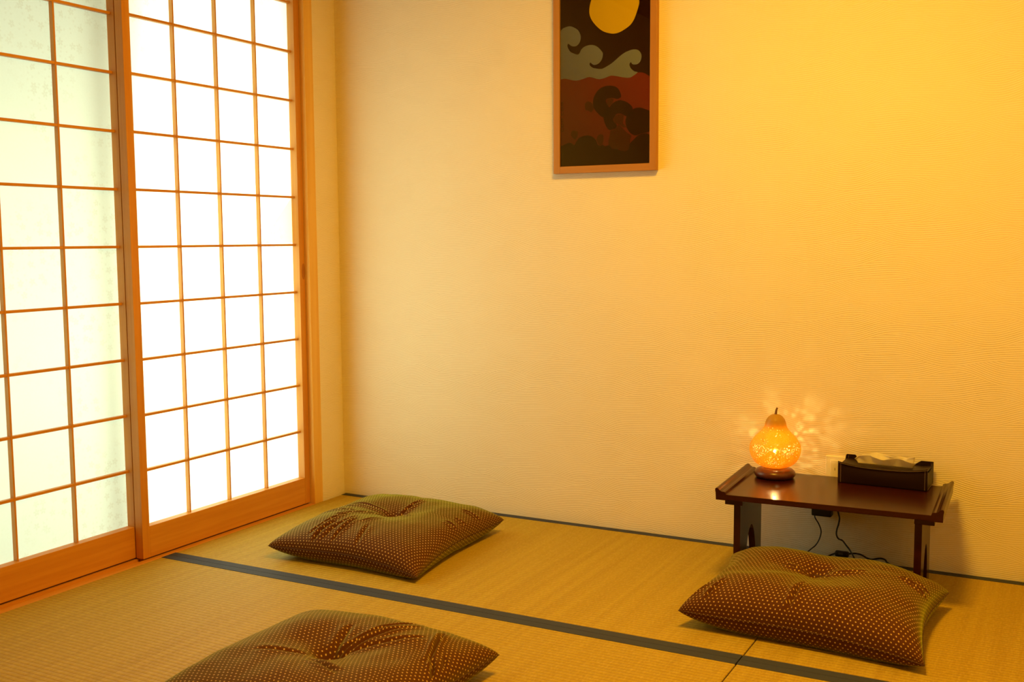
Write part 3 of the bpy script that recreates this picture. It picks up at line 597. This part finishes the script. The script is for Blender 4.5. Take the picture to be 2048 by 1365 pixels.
# ------------------------------------------------------------------ floor cushions
def cushion(label, corners, czs, Ht, centre, creases, seed, dims, kx=0.06, lifts=()):
    """corners LF, RF, RB, LB on the floor plan (m); czs the corner heights"""
    c0 = Vector((sum(c[0] for c in corners)/4, sum(c[1] for c in corners)/4, 0))
    root = tag(empty('floor_cushion', c0), label, 'cushion', 'dotted floor cushions on the mats')
    N = 150; LF, RF, RB, LB = [Vector((c[0], c[1], 0))-c0 for c in corners]
    rnd = random.Random(seed); off = Vector((rnd.random()*10, rnd.random()*10, seed))
    sharp = []
    for (s0, t0, s1, t1, dep, wid) in creases: sharp.append((s0, t0, s1, t1, dep, wid))
    def base(s, t):
        k = 0.045
        s2 = s*(1 - kx*(1-t*t)); t2 = t*(1 - k*(1-s*s))
        a, b = (s2+1)/2, (t2+1)/2
        p = LF*(1-a)*(1-b) + RF*a*(1-b) + RB*a*b + LB*(1-a)*b
        cz = czs[0]*(1-a)*(1-b) + czs[1]*a*(1-b) + czs[2]*a*b + czs[3]*(1-a)*b
        w = (abs(s)*abs(t))**1.5
        return p, 0.050*(1-w) + cz*w
    def f(s, t): return (max(0, 1-abs(s)**3.0)*max(0, 1-abs(t)**3.0))
    def crease(s, t):
        d = 0
        for (s0, t0, s1, t1, dep, wid) in sharp:
            ex, ey = s1-s0, t1-t0; L2 = ex*ex+ey*ey; q = ((s-s0)*ex+(t-t0)*ey)/L2
            if -0.15 < q < 1.15:
                per = ((s-s0)*ey-(t-t0)*ex)/sqrt(L2)
                w = max(0, sin(pi*min(max(q, 0), 1)))**0.6 if 0 < q < 1 else 0
                d -= 1.15*dep*w*(exp(-(per/(0.62*wid))**2) - 0.45*exp(-((abs(per)-1.5*wid)/(1.0*wid))**2))
        return d
    verts, idx, uvs, faces = [], {}, [], []
    for side in (1, -1):
        for i in range(N+1):
            for j in range(N+1):
                # denser sampling near the seam, where the cover rounds over
                s = 0.5*sin((i/N-0.5)*pi)+0.5*(2*i/N-1); t = 0.5*sin((j/N-0.5)*pi)+0.5*(2*j/N-1)
                edge = i in (0, N) or j in (0, N)
                if edge and side == -1: idx[(side, i, j)] = idx[(1, i, j)]; continue
                p, zs = base(s, t)
                if edge: z = zs
                else:
                    ff = f(s, t)
                    if side == 1:
                        cs, ct = centre
                        aw, bw = (RF-LF).length/2, (LB-LF).length/2
                        dx, dy = (s-cs)*aw, (t-ct)*bw; d = sqrt(dx*dx+dy*dy)
                        plump = Ht*ff**0.38 + sum(a*exp(-((s-p_)**2+(t-q_)**2)/r_**2) for p_, q_, a, r_ in lifts)*min(1, ff*3)
                        dim = 0.030*exp(-(d/0.030)**2) + 0.030*exp(-(d/0.105)**2)
                        wr = noise.noise(Vector((s*2.2, t*2.2, 0))+off)*0.006 + noise.noise(Vector((s*5, t*5, 3))+off)*0.0022
                        z = zs + plump - dim*min(1, ff*2) + (wr + crease(s, t))*min(1, ff*5)
                        z = max(z, zs*0.6+0.004)
                    else:
                        z = max(0.0008, zs - 0.075*ff**0.42)
                idx[(side, i, j)] = len(verts); verts.append((p.x, p.y, z)); 
    U, V = dims
    for side in (1, -1):
        for i in range(N):
            for j in range(N):
                q = [(i, j), (i+1, j), (i+1, j+1), (i, j+1)]
                if side == -1: q = q[::-1]
                faces.append([idx[(side, a, b)] for a, b in q])
                for a, b in q: uvs.append((0, 0))
    # arc-length uv so that dots keep their size where the cover turns down
    me = bpy.data.meshes.new('cover'); me.from_pydata(verts, [], faces)
    def arc(side):
        def run(ids):
            L = [0]
            for a, b in zip(ids, ids[1:]): L.append(L[-1] + (Vector(verts[idx[(side,)+a]])-Vector(verts[idx[(side,)+b]])).length)
            return [x-L[-1]/2 for x in L]
        def mean(f): A = [run(f(q)) for q in (N//4, N//3, 2*N//3, 3*N//4)]; return [sum(c)/4 for c in zip(*A)]
        U_ = mean(lambda q: [(i, q) for i in range(N+1)]); V_ = mean(lambda q: [(q, j) for j in range(N+1)])
        return {(i, j): (U_[i], V_[j]) for i in range(N+1) for j in range(N+1)}
    ul = me.uv_layers.new(name='UVMap'); k = 0
    for side in (1, -1):
        G = arc(side)
        for i in range(N):
            for j in range(N):
                q = [(i, j), (i+1, j), (i+1, j+1), (i, j+1)]
                if side == -1: q = q[::-1]
                for a, b in q: ul.data[k].uv = G[(a, b)]; k += 1
    me.update(); link('cover', me, M_CUSH, root, True)
    # seam piping all round and the centre stitch
    ring = [(i, 0) for i in range(N)] + [(N, j) for j in range(N)] + [(i, N) for i in range(N, 0, -1)] + [(0, j) for j in range(N, 0, -1)]
    bm = bmesh.new(); pts = [verts[idx[(1, a, b)]] for a, b in ring[::2]]; pts.append(pts[0]); tube(bm, pts, 0.0013, 5, 0)
    obj('seam', bm, M_SEAM, root, True)
    p, zs = base(*centre); zc = min((Vector(v)-p).to_2d().length*10+v[2] for v in verts[:(N+1)**2])
    bm = bmesh.new()
    for a in (0.3, 1.6, 2.7): tube(bm, [p+Vector((0.012*cos(a), 0.012*sin(a), zc+0.004)), p+Vector((0, 0, zc+0.0035)), p-Vector((0.012*cos(a), 0.012*sin(a), -zc-0.004))], 0.0011, 6, 3)
    obj('centre_stitch', bm, M_SEAM, root, True)
    return root
M_SEAM = plain('seam_thread', (0.075, 0.028, 0.010), 0.8)
cushion('dotted brown floor cushion in the far left corner between shoji and back wall', [(0.318, -0.822), (0.868, -0.815), (0.835, -0.222), (0.300, -0.215)], (0.044, 0.020, 0.046, 0.05), 0.076, (-0.02, 0.08),
        [(-0.97, -0.30, -0.45, -0.16, 0.007, 0.026), (-0.42, -0.99, -0.36, -0.62, 0.015, 0.030), (-0.52, -0.90, -0.40, -0.30, 0.010, 0.022), (-0.30, -0.97, -0.22, -0.40, 0.009, 0.022), (-0.16, -0.99, -0.15, -0.50, 0.010, 0.024), (-0.05, -0.60, 0.10, -0.30, 0.006, 0.02), (0.18, -0.98, 0.10, -0.60, 0.006, 0.03), (-0.80, 0.10, -0.05, 0.09, 0.011, 0.024), (-0.95, 0.02, -0.55, -0.02, 0.006, 0.02), (0.0, 0.12, 0.10, 0.58, 0.011, 0.026), (-0.55, -0.42, -0.12, 0.0, 0.006, 0.026), (0.98, 0.52, 0.72, 0.50, 0.010, 0.024), (0.98, -0.02, 0.80, 0.0, 0.008, 0.022), (0.98, 0.20, 0.82, 0.18, 0.006, 0.02), (0.0, 0.02, 0.35, -0.10, 0.005, 0.03)], 3, (0.55, 0.59))
cushion('dotted brown floor cushion lying in front of the low table', [(1.662, -0.800), (2.262, -0.832), (2.262, -0.346), (1.684, -0.398)], (0.046, 0.024, 0.048, 0.085), 0.090, (-0.04, 0.22),
        [(-0.95, -0.97, -0.86, -0.55, 0.008, 0.018), (-0.80, -0.99, -0.74, -0.55, 0.009, 0.018), (-0.07, -0.99, -0.04, -0.40, 0.010, 0.024), (-0.06, -0.80, -0.10, -0.99, 0.006, 0.016), (-0.36, 0.22, -0.05, 0.10, 0.012, 0.022), (-0.05, 0.10, 0.10, 0.06, 0.010, 0.022), (-0.03, 0.12, 0.42, 0.24, 0.006, 0.03), (0.98, 0.20, 0.70, 0.34, 0.012, 0.022), (0.98, 0.36, 0.84, 0.42, 0.006, 0.02)], 8, (0.60, 0.50), 0.09, [(-0.60, 0.75, 0.012, 0.5), (0.0, 0.80, 0.017, 0.6)])
cushion('dotted brown floor cushion in the foreground, cut off by the lower edge', [(0.850, -1.850), (1.400, -1.850), (1.394, -1.268), (0.842, -1.262)], (0.040, 0.03, 0.046, 0.045), 0.076, (0.0, 0.05),
        [(-0.02, 0.10, -0.12, 0.50, 0.008, 0.04), (0.02, 0.10, 0.34, 0.92, 0.011, 0.024), (0.08, 0.08, 0.42, 0.80, 0.009, 0.022), (0.05, 0.05, 0.62, 0.55, 0.006, 0.03), (0.62, 0.80, 0.86, 0.22, 0.012, 0.022), (0.98, 0.12, 0.84, 0.32, 0.012, 0.02), (0.97, 0.28, 0.88, 0.44, 0.008, 0.018), (0.0, -0.2, 0.4, -0.34, 0.008, 0.03), (-0.1, -0.1, -0.5, -0.3, 0.005, 0.035)], 15, (0.55, 0.59))
